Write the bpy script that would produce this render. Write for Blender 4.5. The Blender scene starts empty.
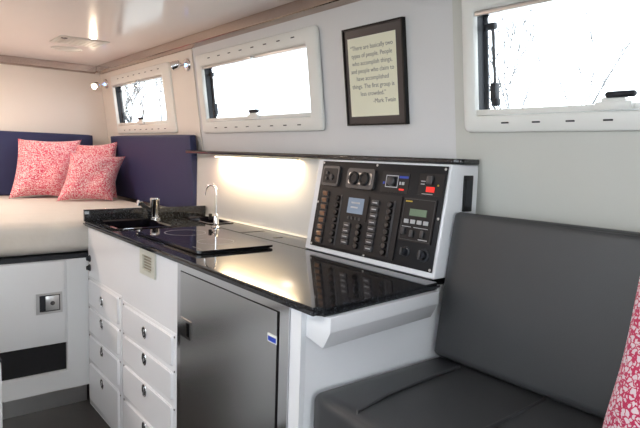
import bpy, bmesh, math, random
from mathutils import Vector, Matrix
random.seed(7)
S = bpy.context.scene
COL = S.collection

# ------------------------------------------------------------------ camera
cam_d = bpy.data.cameras.new('camera'); cam = bpy.data.objects.new('camera', cam_d); COL.objects.link(cam)
cam_d.sensor_width = 36; cam_d.lens = 566.8 / 640 * 36; cam_d.clip_start = 0.02
R = Matrix(((0.61856737, -0.10171997, 0.77911967), (0.78510274, 0.04034556, -0.61805009), (0.03143402, 0.99399461, 0.10481707)))
cam.matrix_world = Matrix.Translation((0, 0, 1.28)) @ R.to_4x4()
S.camera = cam

# ------------------------------------------------------------------ world, exposure
S.view_settings.view_transform = 'Standard'; S.view_settings.look = 'None'
S.view_settings.gamma = 1; S.view_settings.use_curve_mapping = False
S.view_settings.exposure = 0.32
W = bpy.data.worlds.new('overcast_sky'); S.world = W; W.use_nodes = True
wb = W.node_tree.nodes['Background']; wb.inputs[0].default_value = (0.90, 0.96, 1.0, 1); wb.inputs[1].default_value = 5.5

# ------------------------------------------------------------------ materials
def mat(name, col, rough=.5, metal=0, spec=.5, coat=0, emit=None, es=0, noise=0, nscale=20, bump=0, bscale=200, sheen=0):
    m = bpy.data.materials.new(name); m.use_nodes = True; nt = m.node_tree; b = nt.nodes['Principled BSDF']
    b.inputs['Base Color'].default_value = (*col, 1); b.inputs['Roughness'].default_value = rough
    b.inputs['Metallic'].default_value = metal; b.inputs['Specular IOR Level'].default_value = spec
    b.inputs['Coat Weight'].default_value = coat; b.inputs['Coat Roughness'].default_value = .05
    b.inputs['Sheen Weight'].default_value = sheen
    if emit: b.inputs['Emission Color'].default_value = (*emit, 1); b.inputs['Emission Strength'].default_value = es
    tc = nt.nodes.new('ShaderNodeTexCoord')
    if noise:
        n = nt.nodes.new('ShaderNodeTexNoise'); n.inputs['Scale'].default_value = nscale; n.inputs['Detail'].default_value = 4
        nt.links.new(tc.outputs['Object'], n.inputs['Vector'])
        r = nt.nodes.new('ShaderNodeMix'); r.data_type = 'RGBA'
        r.inputs[6].default_value = (*[c * (1 - noise) for c in col], 1); r.inputs[7].default_value = (*[min(1, c * (1 + noise)) for c in col], 1)
        nt.links.new(n.outputs['Fac'], r.inputs[0]); nt.links.new(r.outputs[2], b.inputs['Base Color'])
    if bump:
        n = nt.nodes.new('ShaderNodeTexNoise'); n.inputs['Scale'].default_value = bscale; n.inputs['Detail'].default_value = 3
        nt.links.new(tc.outputs['Object'], n.inputs['Vector'])
        bp = nt.nodes.new('ShaderNodeBump'); bp.inputs['Strength'].default_value = bump; bp.inputs['Distance'].default_value = .002
        nt.links.new(n.outputs['Fac'], bp.inputs['Height']); nt.links.new(bp.outputs[0], b.inputs['Normal'])
    return m

M = {}
M['wall'] = mat('white_gelcoat', (.70, .70, .705), .35, noise=.02, nscale=6)
M['wall_front'] = mat('grey_cream_panel', (.60, .60, .555), .4, noise=.02, nscale=6)
M['wall_bed'] = mat('cream_panel', (.84, .78, .71), .4, noise=.02, nscale=6)  # cream tint carries the warm light at the bed end
M['ceiling'] = mat('glossy_ceiling_panel', (.90, .83, .80), .14, spec=.12, noise=.015, nscale=4)
M['laminate'] = mat('white_gloss_laminate', (.86, .87, .90), .18, noise=.01, nscale=5)
M['bed_white'] = mat('white_painted_board', (.80, .81, .82), .3, noise=.015, nscale=5)
M['frame'] = mat('off_white_plastic', (.84, .84, .80), .35, noise=.01, nscale=8)
M['splash'] = mat('white_splash_panel', (.86, .84, .80), .15, noise=.01, nscale=5)
M['black'] = mat('black_plastic', (.009, .009, .011), .45, spec=.35, noise=.1, nscale=60)
M['black_gloss'] = mat('black_glass', (.006, .006, .010), .04, spec=.7)
M['rubber'] = mat('black_rubber', (.01, .012, .018), .55, noise=.1, nscale=40)
M['panel'] = mat('black_anodised_panel', (.010, .010, .012), .5, spec=.3, noise=.12, nscale=80)
M['fuse'] = mat('glossy_black_button', (.01, .01, .012), .12, noise=.1, nscale=60)
M['grey_plastic'] = mat('dark_grey_plastic', (.05, .05, .055), .35, noise=.1, nscale=60)
M['chrome'] = mat('chrome', (.85, .85, .86), .08, 1, noise=.02, nscale=10)
M['polished'] = mat('polished_steel', (.72, .72, .73), .14, 1, noise=.05, nscale=12)
M['steel'] = mat('satin_steel', (.62, .62, .62), .3, 1, noise=.05, nscale=12)
M['vinyl'] = mat('charcoal_vinyl', (.044, .045, .048), .42, noise=.08, nscale=7, bump=.25, bscale=350)
M['navy'] = mat('navy_vinyl', (.022, .028, .095), .55, noise=.06, nscale=8, bump=.2, bscale=300)
M['sheet'] = mat('beige_sheet', (.62, .58, .53), .9, noise=.05, nscale=12, bump=1, bscale=16, sheen=.2)
M['floor'] = mat('dark_brown_vinyl', (.040, .034, .030), .45, noise=.25, nscale=14)
M['vent_cream'] = mat('cream_vent_plastic', (.60, .60, .53), .4, noise=.03, nscale=30)
M['tan'] = mat('tan_plastic', (.30, .27, .21), .5, noise=.03, nscale=30)
M['ceil_vent'] = mat('grey_vent_plastic', (.60, .59, .55), .5, noise=.03, nscale=30)
M['amber'] = mat('brown_rocker', (.30, .16, .09), .35, noise=.1, nscale=90)
M['mark'] = mat('pale_print', (.45, .46, .48), .5, noise=.02, nscale=50)
M['blue_print'] = mat('blue_print', (.02, .06, .45), .5, noise=.05, nscale=50)
M['yellow_print'] = mat('yellow_print', (.6, .42, .04), .5, noise=.05, nscale=50)
M['lcd_blue'] = mat('blue_grey_screen', (.1, .13, .18), .2, emit=(.42, .55, .72), es=.22, noise=.1, nscale=200)
M['lcd_green'] = mat('green_grey_screen', (.08, .12, .08), .2, emit=(.28, .40, .28), es=.18, noise=.1, nscale=200)
M['led_red'] = mat('red_led', (.5, .01, .01), .3, emit=(1, .03, .02), es=.7)
M['led_blue'] = mat('blue_led', (.1, .2, .6), .3, emit=(.25, .45, 1), es=3.5)
M['bulb'] = mat('lit_bulb', (1, .9, .75), .3, emit=(1, .86, .66), es=9)
M['strip'] = mat('lit_strip_diffuser', (1, .9, .7), .3, emit=(1, .80, .50), es=9)
M['ceil_fill'] = mat('lit_fill_diffuser', (1, .95, .9), .3, emit=(1, .90, .80), es=5)  # glow of the added ceiling lights
M['frame_black'] = mat('black_picture_frame', (.006, .006, .006), .4, spec=.3, noise=.1, nscale=40)
M['matboard'] = mat('dark_grey_mat', (.040, .034, .036), .3, noise=.06, nscale=20)
M['paper'] = mat('cream_paper', (.86, .84, .66), .7, noise=.02, nscale=12)
M['ink'] = mat('grey_ink', (.18, .17, .14), .7, noise=.02, nscale=12)
M['bark'] = mat('pale_bark', (.09, .09, .09), .9, noise=.2, nscale=5)
M['ground'] = mat('pale_ground', (.5, .5, .47), .95, noise=.2, nscale=2)

def brushed(name, col, rough, sx, sy, sz, amt=.12):
    m = mat(name, col, rough, 1); nt = m.node_tree; b = nt.nodes['Principled BSDF']
    tc = nt.nodes.new('ShaderNodeTexCoord'); mp = nt.nodes.new('ShaderNodeMapping'); mp.inputs['Scale'].default_value = (sx, sy, sz)
    n = nt.nodes.new('ShaderNodeTexNoise'); n.inputs['Scale'].default_value = 1; n.inputs['Detail'].default_value = 3
    nt.links.new(tc.outputs['Object'], mp.inputs[0]); nt.links.new(mp.outputs[0], n.inputs['Vector'])
    mr = nt.nodes.new('ShaderNodeMapRange'); mr.inputs[3].default_value = rough - amt; mr.inputs[4].default_value = rough + amt
    nt.links.new(n.outputs['Fac'], mr.inputs[0]); nt.links.new(mr.outputs[0], b.inputs['Roughness'])
    return m
M['door_steel'] = brushed('brushed_steel_door', (.60, .60, .60), .26, .5, .5, 350, .02)
M['coving'] = brushed('brushed_steel_coving', (.50, .42, .37), .18, .5, 2, 30, .02)
M['coving_rear'] = brushed('brushed_steel_coving_rear', (.48, .39, .35), .18, 2, .5, 30, .02)

def granite():
    m = mat('black_granite', (.008, .008, .01), .05, spec=.55); nt = m.node_tree; b = nt.nodes['Principled BSDF']
    tc = nt.nodes.new('ShaderNodeTexCoord'); n = nt.nodes.new('ShaderNodeTexNoise')
    n.inputs['Scale'].default_value = 330; n.inputs['Detail'].default_value = 2; n.inputs['Roughness'].default_value = .7
    cr = nt.nodes.new('ShaderNodeValToRGB'); cr.color_ramp.elements[0].position = .57; cr.color_ramp.elements[0].color = (.008, .008, .010, 1)
    cr.color_ramp.elements[1].position = .74; cr.color_ramp.elements[1].color = (.22, .25, .28, 1)
    nt.links.new(tc.outputs['Object'], n.inputs['Vector']); nt.links.new(n.outputs['Fac'], cr.inputs[0]); nt.links.new(cr.outputs[0], b.inputs['Base Color'])
    return m
M['granite'] = granite()

def coral(name, scale, lo, hi, red=(.62, .035, .075), white=(.86, .74, .70)):
    m = mat(name, white, .85, sheen=.2); nt = m.node_tree; b = nt.nodes['Principled BSDF']
    tc = nt.nodes.new('ShaderNodeTexCoord')
    d = nt.nodes.new('ShaderNodeTexNoise'); d.inputs['Scale'].default_value = scale * .9; d.inputs['Detail'].default_value = 2
    ad = nt.nodes.new('ShaderNodeVectorMath'); ad.operation = 'MULTIPLY_ADD'; ad.inputs[1].default_value = (.018,) * 3
    nt.links.new(tc.outputs['Object'], d.inputs['Vector']); nt.links.new(d.outputs['Color'], ad.inputs[0]); nt.links.new(tc.outputs['Object'], ad.inputs[2])
    v = nt.nodes.new('ShaderNodeTexVoronoi'); v.feature = 'DISTANCE_TO_EDGE'; v.inputs['Scale'].default_value = scale
    nt.links.new(ad.outputs[0], v.inputs['Vector'])
    n2 = nt.nodes.new('ShaderNodeTexNoise'); n2.inputs['Scale'].default_value = scale * 1.3; nt.links.new(tc.outputs['Object'], n2.inputs['Vector'])
    mu = nt.nodes.new('ShaderNodeMath'); mu.operation = 'MULTIPLY_ADD'; mu.inputs[1].default_value = .22
    nt.links.new(n2.outputs['Fac'], mu.inputs[0]); nt.links.new(v.outputs['Distance'], mu.inputs[2])
    cr = nt.nodes.new('ShaderNodeValToRGB'); e = cr.color_ramp.elements
    e[0].position = lo; e[0].color = (*red, 1); e[1].position = hi; e[1].color = (*white, 1)
    nt.links.new(mu.outputs[0], cr.inputs[0]); nt.links.new(cr.outputs[0], b.inputs['Base Color'])
    return m
M['coral'] = coral('red_coral_print', 100, .21, .28, red=(.68, .04, .11), white=(.93, .76, .75))
M['coral_big'] = coral('red_coral_print_bold', 85, .21, .25, red=(.58, .02, .10), white=(.80, .66, .70))

def glass():
    m = bpy.data.materials.new('acrylic_glazing'); m.use_nodes = True; nt = m.node_tree; nt.nodes.clear()
    o = nt.nodes.new('ShaderNodeOutputMaterial'); mx = nt.nodes.new('ShaderNodeMixShader')
    t = nt.nodes.new('ShaderNodeBsdfTransparent'); t.inputs[0].default_value = (.96, .98, 1, 1)
    g = nt.nodes.new('ShaderNodeBsdfGlossy'); g.inputs['Roughness'].default_value = .02
    f = nt.nodes.new('ShaderNodeFresnel'); f.inputs[0].default_value = 1.45
    mu = nt.nodes.new('ShaderNodeMath'); mu.operation = 'MULTIPLY'; mu.inputs[1].default_value = .5
    nt.links.new(f.outputs[0], mu.inputs[0]); nt.links.new(mu.outputs[0], mx.inputs[0])
    nt.links.new(t.outputs[0], mx.inputs[1]); nt.links.new(g.outputs[0], mx.inputs[2]); nt.links.new(mx.outputs[0], o.inputs[0])
    return m
M['glass'] = glass()

# ------------------------------------------------------------------ mesh helpers
def B(): return bmesh.new()
def add(bm, tmp, xf=None):
    me = bpy.data.meshes.new('t'); tmp.to_mesh(me); tmp.free()
    if xf is not None: me.transform(xf)
    bm.from_mesh(me); bpy.data.meshes.remove(me); return bm
def box(bm, x0, x1, y0, y1, z0, z1, bev=0, seg=2, xf=None):
    t = B(); bmesh.ops.create_cube(t, size=1)
    for v in t.verts:
        v.co = Vector((x0 + (v.co.x + .5) * (x1 - x0), y0 + (v.co.y + .5) * (y1 - y0), z0 + (v.co.z + .5) * (z1 - z0)))
    if bev: bmesh.ops.bevel(t, geom=t.edges[:], offset=bev, segments=seg, profile=.5, affect='EDGES')
    return add(bm, t, xf)
def bx(*a, **k): return box(B(), *a, **k)
def lathe(bm, prof, n=24, xf=None):            # prof: (r, z), around z
    t = B(); rings = []
    for r, z in prof:
        if r < 1e-6: rings.append([t.verts.new((0, 0, z))])
        else: rings.append([t.verts.new((r * math.cos(i * 2 * math.pi / n), r * math.sin(i * 2 * math.pi / n), z)) for i in range(n)])
    for a, b in zip(rings, rings[1:]):
        for i in range(n):
            j = (i + 1) % n
            q = [a[i % len(a)], a[j % len(a)], b[j % len(b)], b[i % len(b)]]
            u = []
            for v in q:
                if v not in u: u.append(v)
            if len(u) > 2: t.faces.new(u)
    closed = prof[0] == prof[-1]
    if len(rings[0]) > 1 and not closed: t.faces.new(rings[0][::-1])
    if len(rings[-1]) > 1 and not closed: t.faces.new(rings[-1])
    if closed: bmesh.ops.remove_doubles(t, verts=t.verts[:], dist=1e-7)
    bmesh.ops.recalc_face_normals(t, faces=t.faces[:])
    return add(bm, t, xf)
def tube(bm, pts, r, n=12, xf=None):
    t = B(); pts = [Vector(p) for p in pts]; rings = []; ref = None
    for i, p in enumerate(pts):
        d = (pts[min(i + 1, len(pts) - 1)] - pts[max(i - 1, 0)]).normalized()
        if ref is None: ref = Vector((0, 0, 1)) if abs(d.z) < .9 else Vector((1, 0, 0))
        a = d.cross(ref).normalized(); b = a.cross(d).normalized(); ref = b
        rr = r[i] if isinstance(r, (list, tuple)) else r
        rings.append([t.verts.new(p + rr * (math.cos(k * 2 * math.pi / n) * a + math.sin(k * 2 * math.pi / n) * b)) for k in range(n)])
    for a, b in zip(rings, rings[1:]):
        for k in range(n): t.faces.new([a[k], a[(k + 1) % n], b[(k + 1) % n], b[k]])
    t.faces.new(rings[0][::-1]); t.faces.new(rings[-1])
    bmesh.ops.recalc_face_normals(t, faces=t.faces[:])
    return add(bm, t, xf)
def prism(bm, poly, a0, a1, axis='x', bev=0, seg=2, xf=None):   # poly in the other two axes, in order (y,z), (x,z) or (x,y)
    t = B()
    def P(p, a): return {'x': (a, p[0], p[1]), 'y': (p[0], a, p[1]), 'z': (p[0], p[1], a)}[axis]
    va = [t.verts.new(P(p, a0)) for p in poly]; vb = [t.verts.new(P(p, a1)) for p in poly]
    t.faces.new(va); t.faces.new(vb[::-1]); n = len(poly)
    for i in range(n): t.faces.new([va[i], vb[i], vb[(i + 1) % n], va[(i + 1) % n]])
    bmesh.ops.recalc_face_normals(t, faces=t.faces[:])
    if bev: bmesh.ops.bevel(t, geom=t.edges[:], offset=bev, segments=seg, profile=.5, affect='EDGES')
    return add(bm, t, xf)
def slab(bm, a0, a1, b0, b1, holes, d0, d1, fn, xf=None):
    """plate over (a,b) with rectangular holes, thickness d0..d1, fn maps (a,b,d) to xyz"""
    t = B(); A = sorted({a0, a1, *[h[0] for h in holes], *[h[1] for h in holes]}); Bb = sorted({b0, b1, *[h[2] for h in holes], *[h[3] for h in holes]})
    A = [a for a in A if a0 <= a <= a1]; Bb = [b for b in Bb if b0 <= b <= b1]
    def solid(i, j):
        if i < 0 or j < 0 or i >= len(A) - 1 or j >= len(Bb) - 1: return False
        ca = (A[i] + A[i + 1]) / 2; cb = (Bb[j] + Bb[j + 1]) / 2
        return not any(h[0] < ca < h[1] and h[2] < cb < h[3] for h in holes)
    V = {}
    def v(i, j, k):
        if (i, j, k) not in V: V[i, j, k] = t.verts.new(fn(A[i], Bb[j], (d0, d1)[k]))
        return V[i, j, k]
    for i in range(len(A) - 1):
        for j in range(len(Bb) - 1):
            if not solid(i, j): continue
            for k in (0, 1): t.faces.new([v(i, j, k), v(i + 1, j, k), v(i + 1, j + 1, k), v(i, j + 1, k)])
            for di, dj, e in ((-1, 0, ((i, j), (i, j + 1))), (1, 0, ((i + 1, j), (i + 1, j + 1))), (0, -1, ((i, j), (i + 1, j))), (0, 1, ((i, j + 1), (i + 1, j + 1)))):
                if not solid(i + di, j + dj): t.faces.new([v(*e[0], 0), v(*e[1], 0), v(*e[1], 1), v(*e[0], 1)])
    bmesh.ops.recalc_face_normals(t, faces=t.faces[:])
    return add(bm, t, xf)
def rrect(x0, x1, y0, y1, r, n=5):
    o = []
    for cx, cy, a in ((x1 - r, y1 - r, 0), (x0 + r, y1 - r, 90), (x0 + r, y0 + r, 180), (x1 - r, y0 + r, 270)):
        for k in range(n + 1):
            t = math.radians(a + 90 * k / n); o.append((cx + r * math.cos(t), cy + r * math.sin(t)))
    return o
def ring(bm, outer, inner, prof_o, prof_i, xf=None):
    """frame between two same-count loops in (x,z); prof = list of (t,y): t 0 outer..1 inner"""
    t = B(); n = len(outer); L = []
    for tt, y in prof_o:
        L.append([t.verts.new((outer[i][0] * (1 - tt) + inner[i][0] * tt, y, outer[i][1] * (1 - tt) + inner[i][1] * tt)) for i in range(n)])
    L.append(L[0]) if prof_i == 'close' else None
    for a, b in zip(L, L[1:]):
        for i in range(n): t.faces.new([a[i], a[(i + 1) % n], b[(i + 1) % n], b[i]])
    bmesh.ops.recalc_face_normals(t, faces=t.faces[:])
    return add(bm, t, xf)
def cushion(bm, sx, sy, sz, r=.03, puff=.01, n=14, xf=None):
    """upholstered block centred at 0, rounded edges, faces slightly crowned"""
    t = B(); bmesh.ops.create_cube(t, size=2); bmesh.ops.subdivide_edges(t, edges=t.edges[:], cuts=n, use_grid_fill=True)
    h = Vector((sx / 2, sy / 2, sz / 2))
    def ease(c):   # bunch lines toward edges
        return math.copysign(1 - (1 - abs(c)) ** 1.6, c)
    for v in t.verts:
        c = Vector((ease(v.co.x), ease(v.co.y), ease(v.co.z))); p = Vector((c.x * h.x, c.y * h.y, c.z * h.z))
        q = Vector([max(-(h[i] - r), min(h[i] - r, p[i])) for i in range(3)]); d = p - q
        if d.length > 1e-9: p = q + d.normalized() * r if max(abs(d.x), abs(d.y), abs(d.z)) >= r * .999 or d.length > r else p
        for i in range(3):
            if abs(c[i]) > .999:
                j, k = [m for m in range(3) if m != i]
                p[i] += math.copysign(puff * (1 - c[j] ** 4) * (1 - c[k] ** 4), c[i])
        v.co = p
    return add(bm, t, xf)
def pillow(bm, bl, br, tr, tl, T, n=26):
    bl, br, tr, tl = map(Vector, (bl, br, tr, tl)); nrm = ((br - bl).cross(tl - bl)).normalized(); cen = (bl + br + tr + tl) / 4
    g = [[], []]
    for s in (0, 1):
        for i in range(n + 1):
            row = []
            for j in range(n + 1):
                u, v = i / n, j / n; U, V = 2 * u - 1, 2 * v - 1
                p = (bl * (1 - u) + br * u) * (1 - v) + (tl * (1 - u) + tr * u) * v
                pin = .055                                          # sides drawn in between the corners
                p = p + (cen - p) * 0
                w = (br - bl); hgt = (tl - bl)
                p = p - w * (U * pin * (1 - V * V)) - hgt * (V * pin * (1 - U * U))
                th = T / 2 * max(0, (1 - U ** 4)) ** .55 * max(0, (1 - V ** 4)) ** .55
                th *= 1 + .06 * math.sin(5 * U + 3 * V) + .05 * math.sin(4 * V - 6 * U)
                edge = i in (0, n) or j in (0, n)
                if s == 1 and edge: row.append(g[0][i][j])
                else: row.append(bm.verts.new(p + nrm * (th if s == 0 else -th)))
            g[s].append(row)
        for i in range(n):
            for j in range(n):
                f = [g[s][i][j], g[s][i + 1][j], g[s][i + 1][j + 1], g[s][i][j + 1]]
                try: bm.faces.new(f if s == 0 else f[::-1])
                except ValueError: pass
    return bm

def obj(name, bm, m, parent=None, smooth=True, xf=None):
    me = bpy.data.meshes.new(name); bm.to_mesh(me); bm.free()
    if xf is not None: me.transform(xf)
    if smooth:
        for p in me.polygons: p.use_smooth = True
        me.set_sharp_from_angle(angle=math.radians(38))
    me.materials.append(M[m] if isinstance(m, str) else m)
    o = bpy.data.objects.new(name, me); COL.objects.link(o)
    if parent: o.parent = parent
    return o
def tag(o, label, cat, group=None, kind=None):
    o['label'] = label; o['category'] = cat
    if group: o['group'] = group
    if kind: o['kind'] = kind
    return o
def thing(name, label, cat, loc=(0, 0, 0), rot=(0, 0, 0), group=None, kind=None):
    o = bpy.data.objects.new(name, None); COL.objects.link(o); o.location = loc; o.rotation_euler = rot
    o.empty_display_size = .05
    return tag(o, label, cat, group, kind)
def struct(name, bm, m, label, cat, smooth=False):
    return tag(obj(name, bm, m, None, smooth), label, cat, kind='structure')
def text_bm(body, size, font_line=1.0, align='LEFT', shear=0):
    cu = bpy.data.curves.new('txt', 'FONT'); cu.body = body; cu.size = size; cu.align_x = align; cu.extrude = .0002; cu.space_line = font_line; cu.shear = shear
    cu.resolution_u = 3
    o = bpy.data.objects.new('txt', cu); COL.objects.link(o); bpy.context.view_layer.update()
    me = bpy.data.meshes.new_from_object(o.evaluated_get(bpy.context.evaluated_depsgraph_get()))
    bm = B(); bm.from_mesh(me); bpy.data.objects.remove(o); bpy.data.curves.remove(cu); bpy.data.meshes.remove(me)
    return bm
T = Matrix.Translation
def RX(a): return Matrix.Rotation(a, 4, 'X')
def RY(a): return Matrix.Rotation(a, 4, 'Y')
def RZ(a): return Matrix.Rotation(a, 4, 'Z')
FACE = RX(math.pi / 2)                       # +z of a lathe/text -> -y (towards the room)

# ------------------------------------------------------------------ the shell
KW = .132; AW = math.atan(KW); SW = math.sqrt(1 + KW * KW)
def wall_pt(x, v, d=0):                      # point on the leaning upper wall: v up the slope from z=1.28, d outwards
    z = 1.28 + v / SW; y = 1.48 - KW * v / SW
    return (x, y + d / SW, z + d * KW / SW)
ZC = 1.893; XR = -4.54; XF = 1.5; YO = -1.05
WIN = [(-4.252, -3.360, .166, .455), (-2.832, -1.900, .158, .450), (-1.078, -.19, .133, .436)]
holes = [(a - .004, b + .004, c - .004, d + .004) for a, b, c, d in WIN]
bm = slab(B(), XR - .05, XF, -.60, .66, holes, 0, .045, lambda a, b, d: wall_pt(a, b, d))
zl = 1.28 - .60 / SW; yl = 1.48 + KW * .60 / SW
box(bm, XR - .05, XF, yl, yl + .045, 0, zl + .006)
struct('wall_window_side', bm, 'wall', 'white side wall with the windows, leaning inward towards the ceiling', 'wall')
struct('wall_bed_side', bx(XR - .05, XR, YO, 1.60, 0, 1.96), 'wall_bed', 'cream end wall behind the bed', 'wall')
OH = [(-1.9, -.7, 1.2, 1.72), (-.5, .9, 1.1, 1.72)]  # unseen windows, added to let daylight fill the room
struct('wall_opposite', slab(B(), XR - .05, XF, 0, 1.96, OH, YO - .05, YO, lambda a, b, d: (a, d, b)), 'wall', 'side wall opposite the galley', 'wall')
struct('wall_front', slab(B(), YO, 1.60, 0, 1.96, [(-.55, .55, .9, 1.75)], XF, XF + .05, lambda a, b, d: (d, a, b)), 'wall', 'front end wall with an opening to the cab', 'wall')
struct('floor', bx(XR - .05, XF, YO, 1.60, -.05, 0), 'floor', 'dark brown vinyl floor of the aisle', 'floor')
struct('ceiling', bx(XR - .05, XF + .05, YO - .05, 1.60, ZC, ZC + .05), 'ceiling', 'glossy off-white ceiling panel', 'ceiling')
struct('trim_1', prism(B(), [(1.368, ZC - .001), (1.368, 1.846), (1.372, 1.843), (1.4055, 1.834), (1.42, 1.84), (1.41, ZC - .001)], XR + .03, XF - .01, 'x'), 'coving',
       'brushed steel coving between the window wall and the ceiling', 'trim')
struct('trim_2', prism(B(), [(XR + .001, 1.834), (XR + .028, 1.840), (XR + .031, 1.843), (XR + .031, ZC - .001), (XR + .001, ZC - .001)], YO + .01, 1.366, 'y'), 'coving_rear',
       'brushed steel coving between the bed end wall and the ceiling', 'trim')
# lining of the window wall's bed end, warm light put into its cream tint
bm = slab(B(), XR + .002, -2.946, -.55, .558, [(-4.25, -3.26, .12, .51)], -.006, -.0005, lambda a, b, d: wall_pt(a, b, d))
struct('trim_3', bm, 'wall_bed', 'wall lining around the bed window, tinted cream for the warm light, ending at a vertical seam', 'trim')

bm = slab(B(), -1.165, XF - .002, -.55, .558, [(-1.115, -.147, .09, .50)], -.004, -.0005, lambda a, b, d: wall_pt(a, b, d))
struct('trim_4', bm, 'wall_front', 'grey-cream wall lining around the window above the bench, starting at a faint vertical seam', 'trim')
# ------------------------------------------------------------------ windows
def make_window(name, i, outer, label, nslot=8, latch_x=None, arm=True):
    x0, x1, v0, v1 = WIN[i]; cx = (x0 + x1) / 2; cv = (v0 + v1) / 2
    root = thing(name, label, 'window', wall_pt(cx, cv), (AW, 0, 0), kind='structure')
    hx, hv = (x1 - x0) / 2, (v1 - v0) / 2
    ox0, ox1, ov0, ov1 = outer[0] - cx, outer[1] - cx, outer[2] - cv, outer[3] - cv
    o = rrect(ox0, ox1, ov0, ov1, .022, 6); n_ = rrect(-hx, hx, -hv, hv, .010, 6)
    obj('window_frame', ring(B(), o, n_, [(0, -.0065), (0, -.012), (.04, -.017), (.10, -.019), (.80, -.020), (.95, -.018), (1, -.014), (1, .0), (.9, -.0065)], 'close'), 'frame', root)
    # roller-blind rails inside the opening
    rails = box(B(), -hx + .001, hx - .001, -.016, -.002, -hv + .001, -hv + .018, .003)
    obj('blind_rail', rails, 'frame', root)
    obj('blind_rail', box(B(), -hx + .001, hx - .001, -.016, -.002, hv - .014, hv - .001, .003), 'steel', root)
    # black gasket lining and outer sash
    n2 = rrect(-hx - .002, hx + .002, -hv - .002, hv + .002, .010, 6); n3 = rrect(-hx + .010, hx - .010, -hv + .008, hv - .008, .012, 6)
    obj('gasket', ring(B(), n2, n3, [(0, .0), (0, .040), (1, .040), (1, .034), (.2, .030), (.2, .0)], 'close'), 'rubber', root)
    obj('pane', box(B(), -hx + .004, hx - .004, .0335, .0375, -hv + .004, hv - .004), 'glass', root)
    # slots in the frame
    for row_v, cnt in ((ov0 + .028, nslot), (ov1 - .028, nslot)):
        for k in range(cnt):
            sx = ox0 + (ox1 - ox0) * (.15 + .70 * k / (cnt - 1))
            obj('slot', box(B(), sx - .012, sx + .012, -.0210, -.0185, row_v - .0022, row_v + .0022), 'rubber', root)
    lx = (latch_x if latch_x is not None else cx) - cx
    la = obj('latch', box(box(B(), lx - .045, lx + .045, -.032, -.010, -hv + .002, -hv + .024, .004), lx - .03, lx + .03, -.030, -.014, -hv + .018, -hv + .034, .004), 'frame', root)
    obj('latch_grip', box(B(), lx - .018, lx + .055, -.040, -.020, -hv + .032, -hv + .048, .0075, 4), 'rubber', la)
    obj('blind_clip', box(B(), lx - .035, lx + .035, -.036, -.014, hv - .016, hv - .002, .004), 'steel', root)
    if arm:
        ar = obj('stay_arm', tube(B(), [(-hx + .050, .014, -hv + .05), (-hx + .044, .018, 0), (-hx + .038, .022, hv - .04)], .0045), 'grey_plastic', root)
        obj('stay_knob', box(box(box(B(), -hx + .036, -hx + .056, .004, .030, -hv + .035, -hv + .095, .006), -hx + .042, -hx + .066, .000, .020, -hv + .026, -hv + .05, .006),
                             -hx + .012, -hx + .048, .014, .032, hv - .055, hv - .035, .004), 'rubber', ar)
    return root
make_window('window_1', 0, (-4.268, -3.240, .104, .521), 'small window above the navy cushion at the bed end', 8, -3.77)
make_window('window_2', 1, (-2.892, -1.822, .098, .514), 'wide window above the sink and shelf', 8, -2.34)
make_window('window_3', 2, (-1.122, -.140, .083, .509), 'window above the charcoal bench, cut by the right picture edge', 8, -.665)
for i, (a, b, c, d) in enumerate(OH):
    w = thing('window_%d' % (i + 4), ('middle', 'front')[i] + ' unseen window, added opposite the galley to let daylight in', 'window', ((a + b) / 2, YO, (c + d) / 2), kind='structure')
    hx, hz = (b - a) / 2, (d - c) / 2
    obj('window_frame', ring(B(), rrect(-hx - .04, hx + .04, -hz - .04, hz + .04, .02), rrect(-hx, hx, -hz, hz, .01), [(0, 0), (0, .02), (1, .02), (1, 0)], 'close'), 'frame', w)
    obj('pane', box(B(), -hx, hx, -.03, -.026, -hz, hz), 'glass', w)

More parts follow.
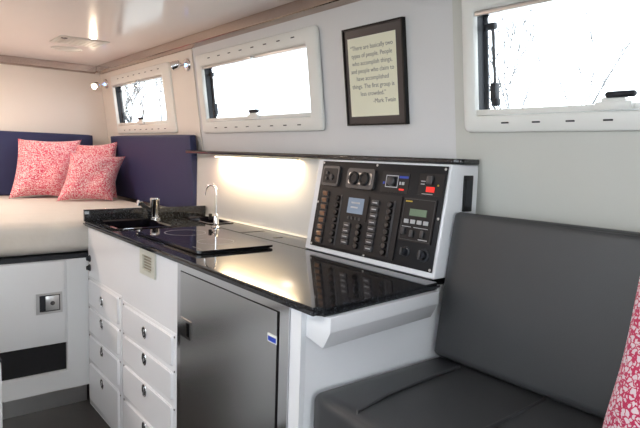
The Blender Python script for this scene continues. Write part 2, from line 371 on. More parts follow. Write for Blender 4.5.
# ------------------------------------------------------------------ galley cabinet
YF = .815
cab = thing('galley_cabinet', 'white galley cabinet with eight drawers under the black worktop', 'cabinet', (-1.97, YF, 0))
CX = T((1.97, -YF, 0))                      # world -> cabinet local
FR = (-1.801, -1.133, .04, .8982)
bm = slab(B(), -2.838, -1.088, 0, .8988, [FR], YF, YF + .016, lambda a, b, d: (a, d, b))
obj('front_panel', bm, 'laminate', cab, False, CX)
obj('side_panel', bx(-1.104, -1.088, YF + .016, 1.50, 0, .8988, .002), 'laminate', cab, True, CX)
obj('side_panel', bx(-2.838, -2.822, YF + .016, 1.50, 0, .8988), 'laminate', cab, True, CX)
banks = [(-2.830, -2.365, .655, [.512, .375, .235], -2.597, [.580, .474, .343, .188]), (-2.345, -1.808, .640, [.505, .378, .225], -2.078, [.575, .469, .343, .189])]
for bi, (a, b, top, cuts, kx, kzs) in enumerate(banks):
    bp = obj('drawer_surround', bx(a, b, YF - .004, YF - .0002, .012, top, .002), 'laminate', cab, True, CX)
    for sx in (a + .012, b - .012):
        for sz in (top - .014, .50, .36, .21, .04):
            obj('screw', lathe(B(), [(.004, 0), (.004, .0012), (.0025, .002), (0, .002)], 10, T((sx, YF - .004, sz)) @ FACE), 'grey_plastic', bp, True, CX)
    zs = [top - .012] + cuts + [.03]
    for k in range(4):
        kz = kzs[k]; d = obj('drawer', B(), 'laminate', cab)
        bpoly = prism(B(), rrect(a + .022, b - .022, zs[k + 1] + .010, zs[k] - (.010 if k else 0), .016, 5), YF - .012, YF - .0042, 'y')
        bmesh.ops.bevel(bpoly, geom=[e for e in bpoly.edges if all(abs(v.co.y - (YF - .012)) < 1e-6 for v in e.verts)], offset=.004, segments=3, affect='EDGES')
        bpoly.to_mesh(d.data); bpoly.free(); d.data.transform(CX)
        for p in d.data.polygons: p.use_smooth = True
        d.data.set_sharp_from_angle(angle=math.radians(38))
        tr = T((kx, YF - .012, kz)) @ FACE
        rg = lathe(B(), [(.017, 0), (.017, .004), (.021, .004), (.022, .002), (.022, 0)], 28, tr @ Matrix.Diagonal((.85, 1.15, 1, 1)))
        h = obj('pull', lathe(B(), [(.020, 0), (.0205, .003), (.019, .005), (.0165, .004), (.0165, .0005), (0, .0005)], 28, tr @ Matrix.Diagonal((1.05, 1.25, 1, 1))), 'chrome', d, True, CX)
        rg.free()
        obj('pull_cup', lathe(B(), [(.0150, .0008), (.0150, .0020), (0, .0020)], 24, tr @ Matrix.Diagonal((1.05, 1.25, 1, 1))), 'rubber', d, True, CX)
        obj('pull_tongue', box(B(), kx - .0055, kx + .0055, YF - .0170, YF - .0142, kz - .012, kz + .013, .001), 'chrome', d, True, CX)
# two small black push knobs at the bed end of the cabinet
for kz in (.742, .697):
    k = thing('panel_socket', 'small black round socket on the cabinet corner by the bed, ' + ('upper' if kz > .72 else 'lower') + ' of two', 'socket', (-2.812, YF - .0002, kz), group='black sockets at the cabinet corner')
    obj('body', lathe(B(), [(.014, 0), (.014, .006), (.010, .012), (.010, .016), (0, .016)], 20, FACE), 'rubber', k)
    obj('rim', lathe(B(), [(.017, .0), (.017, .003), (.014, .004)], 20, FACE), 'grey_plastic', k)
# ventilation grille
g = thing('vent_grille', 'small cream louvred vent grille on the cabinet below the worktop edge', 'vent', (-2.066, YF, .848))
obj('vent_frame', slab(B(), -.074, .074, -.050, .050, [(-.044, .044, -.030, .030)], -.008, -.0003, lambda a, b, d: (a, d, b)), 'vent_cream', g)
for k in range(6):
    z = -.027 + k * .0108
    obj('louvre', box(B(), -.044, .044, -.0045, .0045, -.0006, .0006, xf=T((0, -.0055, z)) @ RX(-.7)), 'vent_cream', g)
obj('backing', box(B(), -.044, .044, -.0012, -.0004, -.030, .030), 'tan', g)

# ------------------------------------------------------------------ fridge
fx0, fx1, fz0, fz1 = -1.799, -1.135, .045, .8975
fr = thing('fridge', 'brushed steel door fridge built into the white galley cabinet', 'fridge', ((fx0 + fx1) / 2, YF, fz0))
FX = T((-(fx0 + fx1) / 2, -YF, -fz0))
obj('fridge_frame', slab(B(), fx0, fx1, fz0, fz1, [(fx0 + .026, fx1 - .040, fz0 + .03, fz1 - .024)], YF - .004, YF + .03, lambda a, b, d: (a, d, b)), 'polished', fr, False, FX)
obj('fridge_body', bx(fx0 + .01, fx1 - .01, YF + .032, YF + .50, fz0 + .01, .70), 'grey_plastic', fr, True, FX)
dx0, dx1, dz0, dz1 = fx0 + .029, fx1 - .050, fz0 + .033, fz1 - .027
hb = (-1.762, -1.690, .655, .710)
dr = obj('fridge_door', slab(B(), dx0, dx1, dz0, dz1, [hb], YF - .006, YF + .012, lambda a, b, d: (a, d, b)), 'door_steel', fr, False, FX)
obj('door_seal', bx(dx0 - .002, dx1 + .010, YF + .013, YF + .028, dz0 - .002, dz1 + .002), 'rubber', fr, True, FX)
obj('handle_plate', slab(B(), hb[0] - .004, hb[1] + .004, hb[2] - .004, hb[3] + .004, [(-1.718, -1.694, .660, .705)], YF - .009, YF - .0062, lambda a, b, d: (a, d, b)), 'polished', dr, False, FX)
obj('handle_recess', bx(hb[0], hb[1], YF + .004, YF + .010, hb[2], hb[3]), 'rubber', dr, True, FX)
st = obj('badge', bx(-1.226, -1.183, YF - .0072, YF - .0061, .783, .806), 'frame', dr, True, FX)
bm = bx(-1.223, -1.186, YF - .0078, YF - .0073, .786, .799)
obj('badge_stripe', bm, 'blue_print', dr, True, FX)

# ------------------------------------------------------------------ worktop
ct = thing('worktop', 'black speckled granite galley worktop with polished rounded edge', 'worktop', (-1.93, 1.1, .905))
CT = T((1.93, -1.1, -.905))
SK = (-2.915, -2.505, .885, 1.150); SK = (-2.817, -2.49, .850, 1.10); SK2 = (-2.80, -2.50, 1.300, 1.420)
bm = B()
t = slab(B(), -2.85, -1.005, .795, 1.2845, [SK], .8995, .9205, lambda a, b, d: (a, b, d))
edges = [e for e in t.edges if (all(abs(v.co.y - .795) < 1e-5 for v in e.verts) or all(abs(v.co.x + 1.005) < 1e-5 for v in e.verts))]
crn = [e for e in t.edges if all(abs(v.co.y - .795) < 1e-5 and abs(v.co.x + 1.005) < 1e-5 for v in e.verts)]
bmesh.ops.bevel(t, geom=crn, offset=.02, segments=5, affect='EDGES')
edges = [e for e in t.edges if e.is_valid and e.calc_face_angle(0) > 1.2 and abs(e.verts[0].co.z - e.verts[1].co.z) < 1e-5 and
         not any(SK[0] - .001 <= v.co.x <= SK[1] + .001 and SK[2] - .001 <= v.co.y <= SK[3] + .001 for v in e.verts)]
bmesh.ops.bevel(t, geom=edges, offset=.007, segments=4, affect='EDGES')
for v in t.verts:
    if v.co.x > -1.04: v.co.x += .007 - (v.co.y - .795) * .098
add(bm, t)
slab(bm, -2.85, -1.094, 1.2847, 1.452, [SK2], .8995, .9205, lambda a, b, d: (a, b, d))
obj('top', bm, 'granite', ct, True, CT)
obj('end_upstand', bx(-2.85, -2.832, .797, 1.440, 0.9207, .978, .002), 'granite', ct, True, CT)
obj('access_slot', bx(-2.19, -2.178, 1.29, 1.41, .9206, .9214), 'rubber', ct, True, CT)
obj('access_slot', bx(-1.995, -1.975, 1.33, 1.37, .9206, .9214, .0003), 'rubber', ct, True, CT)

def basin(name, R4, depth, label):
    x0, x1, y0, y1 = R4; cx, cy = (x0 + x1) / 2, (y0 + y1) / 2
    s = thing(name, label, 'sink', (cx, cy, .9205 - depth))
    t = B(); loops = []
    # mesh walls going down from rim to floor, inner then outer skin
    hx, hy = (x1 - x0) / 2, (y1 - y0) / 2
    for (gx, gy, z, r) in ((hx + .012, hy + .012, depth + .0005, .03), (hx + .012, hy + .012, depth + .003, .03), (hx + .002, hy + .002, depth + .004, .03), (hx - .006, hy - .006, depth - .002, .03),
                           (hx - .010, hy - .010, .03, .03), (hx - .03, hy - .03, .006, .025), (.02, .02, .002, .015)):
        loops.append([t.verts.new((p[0], p[1], z)) for p in rrect(-gx, gx, -gy, gy, min(r, gx * .9, gy * .9), 5)])
    for a, b in zip(loops, loops[1:]):
        n = len(a)
        for i in range(n): t.faces.new([a[i], a[(i + 1) % n], b[(i + 1) % n], b[i]])
    t.faces.new(loops[-1]); bmesh.ops.recalc_face_normals(t, faces=t.faces[:])
    o = obj('bowl', t, 'black_gloss', s)
    md = o.modifiers.new('s', 'SOLIDIFY'); md.thickness = .002; md.offset = 0
    obj('drain', lathe(B(), [(.022, .004), (.022, .007), (.016, .008), (.014, .005), (0, .005)], 24), 'chrome', s)
    return s
basin('sink', SK, .16, 'large rectangular black sink set in the bed end of the worktop')
basin('sink', SK2, .12, 'small narrow black basin against the white backsplash')

# faucet
fa = thing('mixer_tap', 'chunky chrome mixer tap with side lever behind the large sink', 'tap', (-2.82, 1.145, .9212))
obj('body', lathe(B(), [(.030, 0), (.030, .006), (.023, .010), (.023, .090), (.025, .093), (.025, .104), (.020, .109), (0, .110)], 28), 'chrome', fa)
obj('spout', tube(B(), [(0, 0, .025), (-.018, -.026, .045), (-.036, -.05, .068), (-.045, -.064, .082)], [.013, .013, .012, .012]), 'black', fa)
obj('spout_tip', tube(B(), [(-.042, -.060, .092), (-.046, -.065, .078), (-.047, -.066, .064)], [.016, .016, .014]), 'chrome', fa)
# filtered water tap with gooseneck
ft = thing('gooseneck_tap', 'slim chrome gooseneck water tap with black lever by the backsplash', 'tap', (-2.375, 1.262, .9212))
pts = [(0, 0, .0), (0, 0, .12)]
for k in range(0, 11):
    a = math.radians(18 * k); pts.append((-.030 + .030 * math.cos(a), -.012 + .012 * math.cos(a), .165 + .035 * math.sin(a)))
pts.append((-.063, -.026, .150))
obj('gooseneck', tube(B(), [pts[0], (0, 0, .06), pts[1], (0, 0, .145)] + pts[2:], .0055), 'chrome', ft)
obj('body', lathe(B(), [(.022, 0), (.022, .004), (.013, .010), (.013, .055), (.010, .062), (.007, .066), (0, .066)], 24), 'chrome', ft)
obj('lever', box(tube(B(), [(-.010, -.004, .046), (-.028, -.012, .050)], .005), -.040, -.026, -.020, -.006, .036, .064, .003), 'black', ft)

# cooktop
ck = thing('ceramic_cooktop', 'black glass cooktop slab resting on the granite beside the sink', 'cooktop', (-2.07, 1.03, .9212))
gl = prism(B(), rrect(-.30, .30, -.16, .16, .02, 5), .003, .012, 'z')
bmesh.ops.bevel(gl, geom=[e for e in gl.edges if abs(e.verts[0].co.z - e.verts[1].co.z) < 1e-6], offset=.0015, segments=2, affect='EDGES')
obj('glass_top', gl, 'black_gloss', ck)
obj('burner_tray', box(B(), -.28, .28, -.145, .145, 0, .0028), 'grey_plastic', ck)
for cx, r in ((-.14, .085), (.13, .070)):
    obj('burner_ring', lathe(B(), [(r, .0121), (r, .0123), (r - .0018, .0123), (r - .0018, .0121), (r, .0121)], 48, T((cx, 0, 0))), 'mark', ck)
obj('touch_marks', box(box(B(), .20, .23, -.13, -.128, .0121, .0123), .24, .27, -.13, -.128, .0121, .0123), 'mark', ck)

# folded flap bracket under the worktop end
bk = thing('flap_bracket', 'white angular folding bracket under the right end of the worktop', 'bracket', (-1.05, 1.0, .82))
bm = prism(B(), [(-.0378, .079), (.020, .079), (.057, .079), (.057, .043), (.031, -.003), (-.0378, .010)], -.170, .268, 'y', .0015)
for v in bm.verts:
    if v.co.x > -.03: v.co.x -= (v.co.y + .17) * .098
obj('bracket_body', bm, 'laminate', bk)

# ------------------------------------------------------------------ backsplash, shelf, strip light
bs = thing('backsplash', 'glossy white backsplash panel behind the worktop, lit by the strip light', 'backsplash', (-2.345, 1.445, .921))
obj('panel', bx(-2.955, -1.714, 1.445, 1.463, .9215, 1.2615, .001), 'splash', bs, True, T((2.345, -1.445, -.921)))
obj('foot_strip', bx(-2.945, -1.714, 1.440, 1.4448, .9212, .925), 'frame', bs, True, T((2.345, -1.445, -.921)))  # thin white strip along the foot of the panel
sh = B(); pl = [(-2.965, 1.470), (-2.965, 1.385), (-2.955, 1.375)] + [(-1.10 + .03 * math.sin(math.radians(a)), 1.405 - .03 * math.cos(math.radians(a))) for a in range(0, 91, 15)] + [(-1.070, 1.470)]
prism(sh, pl, 1.2625, 1.2795, 'z', .004, 3)
tag(obj('ledge_shelf', sh, 'granite', None), 'long thin black ledge running above the backsplash and instrument console', 'shelf')
sl = thing('strip_light', 'lit strip light under the black ledge over the worktop', 'light', (-2.315, 1.415, 1.262))
obj('housing', bx(-.355, .355, -.016, .016, -.010, -.0005, .002), 'frame', sl)
obj('diffuser', bx(-.345, .345, -.012, .012, -.0135, -.0102, .001), 'strip', sl)
la = bpy.data.lights.new('strip_lamp', 'AREA'); la.shape = 'RECTANGLE'; la.size = .69; la.size_y = .024; la.energy = 5.0; la.color = (1, .76, .46)
lo = bpy.data.objects.new('strip_lamp', la); COL.objects.link(lo); lo.parent = sl; lo.location = (0, 0, -.0145); lo.rotation_euler = (math.radians(18), 0, 0)

# ------------------------------------------------------------------ instrument console
KC = .17; AC = math.atan(KC)
co = thing('instrument_console', 'white sloping console with a black panel of switches, dials and displays', 'control panel', (-1.378, 1.291, .9215))
CO = T((1.378, -1.291, -.9215))
obj('console_body', prism(B(), [(1.2875, .9215), (1.2875 + .34 * KC, 1.2615), (1.475, 1.2615), (1.475, .9215)], -1.712, -1.075, 'x', .006, 3), 'laminate', co, True, CO)
PX = T((0, -.0036, .0175)) @ RX(-AC) @ Matrix.Scale(.975, 4)        # panel frame: x=u, z=v up the slope, -y out
def pobj(name, bm, m, parent=co): return obj(name, bm, m, parent, True, PX if name in ('instrument_panel', 'screw') else PX @ T((.010, 0, -.002)))
pn = pobj('instrument_panel', box(B(), -.303, .303, -.004, 0, .002, .329, .001), 'panel')
def pl_lathe(bm, prof, u, v, n=20, sx=1, sy=1, y=-.004): return lathe(bm, prof, n, T((u, y, v)) @ FACE @ Matrix.Diagonal((sx, sy, 1, 1)))
for u, v in ((-.0035, .322), (.295, .320), (.296, .167), (.296, .009), (-.296, .170), (-.296, .009), (-.296, .322), (0, .009)):
    pobj('screw', pl_lathe(B(), [(.0045, 0), (.0045, .001), (.003, .002), (0, .002)], u, v, 12), 'steel', pn)
def marks(name, rects, m, par, y0=-.0060, y1=-.0056):
    for (a, b, c, d) in rects: pobj(name, box(B(), a, b, y0, y1, c, d), m, par)
def rr(bm, u0, u1, v0, v1, r, y0, y1): 
    return prism(bm, rrect(u0, u1, v0, v1, r, 4), y0, y1, 'y')
s1 = pobj('small_display_unit', rr(B(), -.295, -.198, .238, .312, .012, -.014, -.0041), 'grey_plastic')
pobj('bezel_inset', rr(B(), -.286, -.207, .247, .303, .006, -.0155, -.0141), 'black', s1)
for u, v, r in ((-.262, .285, .006), (-.262, .264, .006), (-.235, .270, .011)):
    pobj('button', pl_lathe(B(), [(r, 0), (r, .004), (r * .8, .005), (0, .005)], u, v, y=-.0156), 'grey_plastic', s1)
s2 = pobj('twin_socket', rr(B(), -.152, -.010, .236, .308, .012, -.014, -.0041), 'grey_plastic')
pobj('bezel_inset', rr(B(), -.140, -.022, .252, .292, .006, -.0155, -.0141), 'steel', s2)
for u in (-.109, -.054):
    pobj('socket_cap', pl_lathe(B(), [(.024, 0), (.024, .006), (.021, .009), (.015, .009), (.013, .006), (0, .006)], u, .272, 28, y=-.0156), 'black', s2)
r3 = pobj('inverter_remote', rr(B(), .020, .145, .236, .304, .002, -.0055, -.0041), 'black')
pobj('bracket_mark', slab(B(), .040, .097, .252, .293, [(.043, .094, .255, .290)], -.0060, -.0056, lambda a, b, d: (a, d, b)), 'mark', r3)
pobj('rotary_dial', pl_lathe(B(), [(.017, 0), (.016, .010), (.013, .012), (0, .012)], .0705, .273, y=-.0056), 'grey_plastic', r3)
marks('blue_lettering', [(.101, .141, .285, .292), (.028, .036, .262, .270)], 'blue_print', r3)
marks('white_lettering', [(.104, .111, .263, .273), (.115, .126, .263, .273)], 'mark', r3)
pobj('red_mark', box(B(), .106, .128, -.0060, -.0056, .245, .250), 'led_red', r3)
r4 = pobj('battery_monitor', rr(B(), .187, .287, .236, .306, .002, -.0055, -.0041), 'black')
pobj('toggle', box(B(), .222, .246, -.014, -.0056, .272, .298, .003), 'grey_plastic', r4)
pobj('red_display', box(B(), .222, .255, -.0070, -.0056, .248, .264), 'led_red', r4)
pobj('yellow_lamp', pl_lathe(B(), [(.003, 0), (.003, .002), (0, .002)], .268, .270, 10, y=-.0056), 'yellow_print', r4)
marks('small_print', [(.196, .214, .279, .282), (.196, .212, .270, .273), (.206, .250, .240, .242)], 'mark', r4)
# breaker panel
br = pobj('breaker_panel', rr(B(), -.288, .132, .014, .226, .006, -.010, -.0041), 'black')
def rocker(u, v, m, w=.017, h=.0085):
    r = pobj('rocker_switch', box(B(), u - w, u + w, -.016, -.0101, v - h, v + h, .002), m, br); return r
def rocker_label(u, v, m='mark'):
    return pobj('switch_label', box(B(), u - .011, u + .011, -.0166, -.0161, v - .0018, v + .0012), m, br)
for k in range(8):
    v = .207 - k * .0253
    rocker(-.257, v, 'grey_plastic', .019, .010)
    pobj('rocker_tip', prism(B(), [(-.016, v - .008), (-.022, v + .004), (-.016, v + .008)], -.266, -.243, 'x'), 'amber', br)
    u = .016; v2 = .194 - k * .0225
    rocker(u, v2, 'grey_plastic', .018, .009); rocker_label(u, v2)
    for (uu, vv) in ((.088, .194 - k * .0228),) + (((-.180, .194 - k * .0262),) if k < 7 else ()):
        f = pobj('fuse_button', pl_lathe(B(), [(.0105, 0), (.0105, .007), (.0085, .010), (0, .010)], uu, vv, 16, y=-.0101), 'fuse', br)
    if k < 4:
        rocker(-.110, .103 - k * .0205, 'grey_plastic', .018, .0085); rocker_label(-.110, .103 - k * .0205)
        pobj('fuse_button', pl_lathe(B(), [(.0105, 0), (.0105, .007), (.0085, .010), (0, .010)], -.046, .105 - k * .0228, 16, y=-.0101), 'fuse', br)
for uu in (-.180, .088): pobj('fuse_rail', box(B(), uu + .012, uu + .020, -.012, -.0101, .022, .208, .001), 'grey_plastic', br)
mt = pobj('digital_meter', rr(B(), -.142, -.018, .122, .214, .004, -.013, -.0101), 'black')
pobj('meter_screen', box(B(), -.122, -.040, -.0136, -.0131, .147, .202), 'lcd_blue', mt)
pobj('meter_digits', box(box(B(), -.105, -.060, -.0140, -.0137, .182, .188), -.105, -.068, -.0140, -.0137, .166, .172), 'mark', mt)
for k in range(4): pobj('button', pl_lathe(B(), [(.0055, 0), (.005, .003), (0, .003)], -.108 + k * .019, .1305, 12, y=-.0131), 'mark' if False else 'grey_plastic', mt)
# charge controller
sc = pobj('charge_controller', rr(B(), .140, .276, .086, .226, .004, -.010, -.0041), 'black')
pobj('controller_rim', slab(B(), .144, .272, .090, .222, [(.146, .270, .092, .220)], -.0106, -.0101, lambda a, b, d: (a, d, b)), 'grey_plastic', sc)
pobj('controller_screen', box(B(), .174, .244, -.0112, -.0101, .168, .190), 'lcd_green', sc)
for k in range(4): pobj('button', box(B(), .156 + k * .027, .176 + k * .027, -.0125, -.0101, .143, .156, .001), 'mark', sc)
for u, v in ((.160, .117), (.197, .112), (.240, .114)): pobj('toggle', box(B(), u - .007, u + .007, -.017, -.0101, v - .011, v + .011, .002), 'grey_plastic', sc)
marks('small_print', [(.150, .188, .131, .133), (.200, .258, .131, .133), (.225, .262, .095, .098)], 'mark', sc, -.0108, -.0102)
marks('yellow_logo', [(.150, .178, .211, .215)], 'yellow_print', sc, -.0108, -.0102)
for u, v, s in ((.179, .052, .8), (.255, .052, 1)):
    k = pobj('selector_knob', pl_lathe(B(), [(.021 * s, 0), (.021 * s, .003), (.015 * s, .005), (.014 * s, .018), (0, .019)], u, v, 20), 'rubber')
    pobj('knob_grip', box(B(), u - .004, u + .004, -.030, -.0225, v - .014 * s, v + .014 * s, .0015), 'grey_plastic', k)
    pobj('knob_mark', box(B(), u - .0015 + .008 * s, u + .0015 + .008 * s, -.0095, -.0085, v + .004, v + .012), 'mark', k)
# black outlet on the console's right cheek
ou = thing('side_outlet', 'narrow black outlet on the right cheek of the white console', 'outlet', (-1.0748, 1.42, 1.175))
obj('outlet_plate', bx(0, .006, -.020, .022, -.055, .055, .002), 'black', ou)
obj('outlet_face', bx(.0062, .008, -.013, .015, -.040, .040), 'rubber', ou)

# ------------------------------------------------------------------ bench
bn = thing('bench', 'white bench base under the charcoal seat cushion', 'bench', (-.1, 1.15, 0))
obj('bench_box', bx(-1.086, .95, .87, 1.515, 0, .567, .004), 'laminate', bn, True, T((.1, -1.15, 0)))
sc_ = thing('seat_cushion', 'charcoal grey vinyl bench seat cushion with piped seams', 'cushion', (-.1, 1.08, .5755))
cb = cushion(B(), 2.00 - .02, .50, .112, .026, .006, 26, T((.012, .012, .056)))
obj('cover', cb, 'vinyl', sc_)
for sx, bend in ((-.955, .055), (-.695, .02)):
    p = [(sx + .1 + bend, .842 - 1.08 - .010, .045), (sx + .1 + bend * .9, .842 - 1.08 + .000, .085), (sx + .1 + bend * .55, .842 - 1.08 + .022, .1135), (sx + .1 + bend * .2, -.10, .119), (sx + .1, .05, .119), (sx + .1 - .008, .16, .1165), (sx + .1 - .012, .21, .115)]
    obj('piping', tube(B(), p, .0045, 8), 'vinyl', sc_)
# backrest, leaning on the wall
sb = thing('back_cushion', 'charcoal grey vinyl backrest cushion of the bench, leaning on the window wall', 'cushion', (-.082, 1.288, .697))
sb.rotation_euler = (-.15, 0, 0)
obj('cover', cushion(B(), 1.970, .145, .430, .014, .006, 26, T((0, .0735, .217))), 'vinyl', sb)
obj('piping', tube(B(), [(-.965, .006, .421), (0, .001, .427), (.965, .006, .421)], .0035, 8), 'vinyl', sb)
pb = pillow(B(), (-.505, 1.14, .715), (-.12, 1.02, .705), (-.09, 1.16, 1.12), (-.478, 1.22, 1.125), .13)
tag(obj('throw_pillow', pb, 'coral_big'), 'red and white coral print pillow on the charcoal bench at the right picture edge', 'pillow', 'coral print pillows')

# ------------------------------------------------------------------ bed end
bd = thing('bed_base', 'white bed base with a hatch door and black grille', 'bed', (-2.85, .1, 0))
BX = T((2.85, -.1, 0))
obj('front_panel', slab(B(), -.9, .8145, .10, .742, [(-.15, .712, .195, .336)], -2.862, -2.842, lambda a, b, d: (d, a, b)), 'bed_white', bd, False, BX)
obj('bed_deck', bx(XR + .002, -2.863, YO + .002, 1.44, .742, .764), 'rubber', bd, True, BX)
obj('deck_edge', bx(-2.8628, -2.844, -.9, .8145, .7425, .764), 'rubber', bd, True, BX)
obj('toe_kick', bx(-2.90, -2.885, -.9, .8145, .0, .0995), 'steel', bd, True, BX)
hd = obj('hatch_door', bx(-2.8418, -2.831, -.15, .700, .340, .738, .002), 'bed_white', bd, True, BX)
obj('hatch_frame', slab(B(), -.172, .730, .176, .7415, [(-.152, .713, .193, .7402)], -2.8418, -2.835, lambda a, b, d: (d, a, b)), 'bed_white', bd, False, BX)
obj('latch_plate', slab(B(), .576, .690, .492, .592, [(.590, .680, .503, .581)], -2.8308, -2.826, lambda a, b, d: (d, a, b)), 'steel', hd, False, BX)
obj('latch_recess', bx(-2.8308, -2.829, .590, .680, .503, .581), 'rubber', hd, True, BX)
obj('latch_paddle', bx(-2.829, -2.824, .616, .676, .507, .577, .002), 'steel', hd, True, BX)
obj('latch_lock', lathe(B(), [(.010, 0), (.010, .004), (.007, .006), (0, .006)], 18, T((-2.824, .646, .542)) @ RY(math.pi / 2)), 'grey_plastic', hd, True, BX)
gm = bx(-2.875, -2.8625, -.16, .72, .19, .34)
obj('grille', gm, 'black', bd, True, BX)
mm = B(); cushion(mm, 1.675, 2.40, .150, .045, .006, 26)
ma = thing('mattress', 'thick bed mattress in a beige fitted sheet', 'mattress', (-3.680, .215, .766))
obj('sheeted_body', mm, 'sheet', ma, True, T((0, 0, .079)))
# navy bolsters
nv = thing('rear_bolster', 'navy blue padded panel standing against the bed end wall', 'cushion', (XR + .001, .28, .925))
obj('cover', cushion(B(), .055, 2.10, .445, .009, .003, 16, T((.032, 0, .2225))), 'navy', nv)
nb = thing('side_bolster', 'navy blue padded panel under the small bed window', 'cushion', (-3.628, 1.458, .925))
nb.rotation_euler = (.075, 0, 0)
obj('cover', cushion(B(), 1.335, .045, .440, .008, .003, 16, T((0, -.004, .222))), 'navy', nb)

for pts, T_, lab in ((((-4.18, .700, .925), (-4.17, 1.05, .925), (-4.36, 1.215, 1.330), (-4.38, .800, 1.322)), .16, 'red and white coral print pillow leaning on the navy end panel, the leftmost'),
                    (((-4.20, 1.09, .925), (-4.03, 1.36, .925), (-4.15, 1.405, 1.325), (-4.35, 1.15, 1.300)), .10, 'coral print pillow mostly hidden behind the small front pillow'),
                    (((-3.90, .925, .925), (-3.83, 1.262, .925), (-3.99, 1.405, 1.222), (-4.03, 1.050, 1.240)), .14, 'small coral print pillow in front of the other two on the bed')):
    pb = pillow(B(), *pts, T_)
    tag(obj('throw_pillow', pb, 'coral'), lab, 'pillow', 'coral print pillows')

# low white partition at the left picture edge
lp = thing('low_partition', 'edge of a low white partition at the left picture edge', 'partition', (-2.15, .180, 0))
obj('board', bx(-.05, .05, -.4, .137, 0, .550, .006), 'bed_white', lp)
obj('cap', bx(-.052, .052, -.4, .139, .5505, .560, .003), 'rubber', lp)

# ------------------------------------------------------------------ framed quote
ox0, ox1, v0, v1 = -1.671, -1.363, .115, .469
cx, cv = (ox0 + ox1) / 2, (v0 + v1) / 2
pf = thing('framed_quote', 'black framed quotation on cream paper hanging beside the galley window', 'picture', wall_pt(cx, v0), (AW, 0, 0))
hx, hv = (ox1 - ox0) / 2, (v1 - v0) / 2
ZO = T((0, 0, hv))
obj('picture_frame', ring(B(), rrect(-hx, hx, -hv, hv, .0005, 1), rrect(-hx + .0065, hx - .0065, -hv + .0065, hv - .0065, .0005, 1), [(0, -.001), (0, -.019), (1, -.019), (1, -.001)], 'close'), 'frame_black', pf, True, ZO)
obj('mat_board', bx(-hx + .0067, hx - .0067, -.014, -.002, -hv + .0067, hv - .0067), 'matboard', pf, True, ZO)
obj('paper_sheet', bx(-.129, .118, -.0148, -.0142, -.144, .140), 'paper', pf, True, ZO)
lines = ['\u201cThere are basically two', 'types of people. People', 'who accomplish things,', 'and people who claim to', 'have accomplished', 'things. The first group is', 'less crowded.\u201d']
bm = B()
for k, l in enumerate(lines):
    add(bm, text_bm(l, .0222, align='CENTER'), T((-.0055, -.0149, .096 - k * .0275)) @ FACE)
add(bm, text_bm('-Mark Twain', .0222, align='RIGHT'), T((.108, -.0149, .096 - 7 * .0275)) @ FACE)
obj('lettering', bm, 'ink', pf, False, ZO)
# ------------------------------------------------------------------ reading spots
def spot(x, v, head, lit, label):
    r = thing('reading_spotlight', label, 'light', wall_pt(x, v, -.0065 if x < -2.96 else 0), (AW, 0, 0), group='chrome reading spotlights')
    obj('wall_plate', lathe(B(), [(.036, 0), (.036, .006), (.030, .014), (.012, .018), (0, .018)], 28, FACE), 'chrome', r)
    h = Vector(head); AIM = Vector((.62, -.72, -.30)).normalized() if lit else Vector((-.62, -.70, -.25)).normalized()
    obj('stem', tube(B(), [(0, -.014, 0), (0, -.030, 0), h * .8 + Vector((0, -.01, 0))], .006), 'chrome', r)
    rot = AIM.to_track_quat('Z', 'Y').to_matrix().to_4x4()
    hd_ = obj('lamp_head', lathe(B(), [(0, -.030), (.012, -.029), (.020, -.022), (.024, -.005), (.026, .022), (.022, .024), (.020, .018)], 24, T(h) @ rot), 'chrome', r)
    obj('lens', lathe(B(), [(.0195, .012), (.017, .020), (0, .023)] if lit else [(.0195, .012), (0, .013)], 20, T(h) @ rot), 'bulb' if lit else 'mark', hd_)
    obj('switch_light', lathe(B(), [(.010, 0), (.010, .003), (0, .003)], 14, T((.006, -.019, -.002)) @ FACE), 'led_blue', r)
    if lit:
        l = bpy.data.lights.new('spot_bulb', 'SPOT'); l.energy = 4; l.color = (1, .80, .58); l.spot_size = 2.4; l.spot_blend = .8; l.shadow_soft_size = .02
        o = bpy.data.objects.new('spot_bulb', l); COL.objects.link(o); o.parent = r
        dd = AIM; o.location = h + dd * .03; o.rotation_euler = dd.to_track_quat('-Z', 'Y').to_euler()
    return r
spot(-4.40, .478, (.06, -.10, -.012), True, 'lit chrome reading spotlight in the corner above the bed')
spot(-3.005, .478, (-.035, -.055, .002), False, 'unlit chrome reading spotlight between the two left windows')

# ------------------------------------------------------------------ ceiling fittings
cvx, cvy = -3.57, .988
cvt = thing('ceiling_vent', 'rectangular louvred vent in the ceiling above the bed', 'vent', (cvx, cvy, ZC - .0005))
bm = slab(B(), -.155, .155, -.155, .155, [], 0, 0, lambda a, b, d: (a, b, d)); bm.free()
obj('vent_plate', bx(-.128, .128, -.135, .135, -.003, 0, .001), 'ceil_vent', cvt)
for k in range(9):
    y = -.108 + k * .027
    obj('louvre', bx(-.108, .108, y - .004, y + .004, -.0045, -.0031), 'ceil_vent', cvt)
obj('damper_knob', lathe(B(), [(.018, -.003), (.016, -.006), (0, -.006)], 16, T((.07, -.10, 0))), 'grey_plastic', cvt)
cs = thing('ceiling_speaker', 'round flat speaker grille in the ceiling beside the rectangular vent', 'speaker', (-3.89, 1.0, ZC - .0005))
obj('speaker_rim', lathe(B(), [(.092, 0), (.092, -.002), (.084, -.004), (.082, -.0012)], 40), 'ceil_vent', cs)
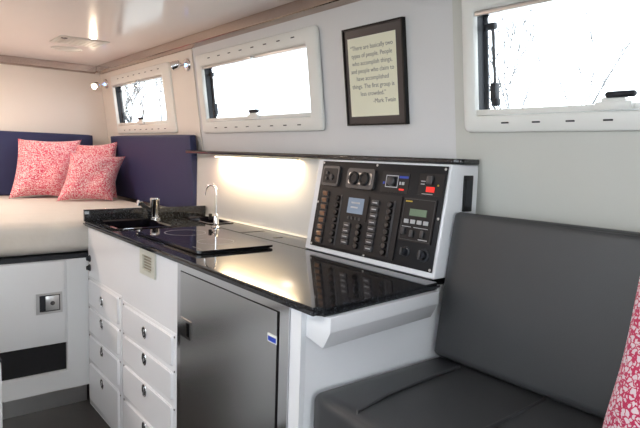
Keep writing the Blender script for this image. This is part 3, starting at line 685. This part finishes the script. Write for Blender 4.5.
obj('speaker_mesh', lathe(B(), [(.082, -.0012), (.080, -.0025), (0, -.003)], 40), 'ceil_vent', cs)

def fill_dome(x, y, e, r, label, col=(1, .90, .80)):  # unseen ceiling lights, added to warm and fill the room
    d = thing('fill_ceiling_light', label, 'light', (x, y, ZC - .0005), group='added ceiling fill lights')
    obj('light_rim', lathe(B(), [(r, 0), (r, -.010), (r - .008, -.014), (r - .010, -.004)], 36), 'chrome', d)
    obj('light_diffuser', lathe(B(), [(r - .011, -.004), (r - .014, -.010), (r * .5, -.015), (0, -.016)], 36), 'ceil_fill', d)
    l = bpy.data.lights.new('fill_ceiling_bulb', 'AREA'); l.shape = 'DISK'; l.size = r * 1.8; l.energy = e; l.color = col
    o = bpy.data.objects.new('fill_ceiling_bulb', l); COL.objects.link(o); o.parent = d; o.location = (0, 0, -.018)
fill_dome(-3.7, -.15, 20, .09, 'added ceiling light over the bed, unseen, warms the bed end', (1, .80, .66))
fill_dome(-1.2, -.35, 6, .09, 'added ceiling light over the aisle, unseen, fills the room', (1, .92, .84))

# ------------------------------------------------------------------ outside
struct('ground', bx(-40, 40, -40, 40, -1.25, -1.2), 'ground', 'pale ground outside', 'ground')
def tree(x, y, h, seed, label, r0=.045):
    rnd = random.Random(seed); bm = B()
    def grow(p, d, L, r, n):
        q = p + d * L; tube(bm, [p, (p + q) / 2 + Vector((rnd.uniform(-.03, .03), 0, 0)), q], [r, r * .85, r * .7], 5)
        if n == 0: return
        for k in range(3):
            a = Vector((rnd.uniform(-1, 1), rnd.uniform(-1, 1), rnd.uniform(.1, .8)))
            grow(p + d * L * rnd.uniform(.6, 1), (d + a * .75).normalized(), L * rnd.uniform(.6, .85), r * .62, n - 1)
    grow(Vector((0, 0, 0)), Vector((0, 0, 1)), h * .33, r0, 6)
    o = obj('bare_tree', bm, 'bark'); o.location = (x, y, -1.2)
    tag(o, label, 'tree', 'bare trees outside')
tree(-24.5, 9.6, 8.0, 4, 'bare tree faintly seen through the small bed window', .11)
tree(-5.5, 9.5, 6.4, 11, 'bare tree faintly seen through the window above the bench')
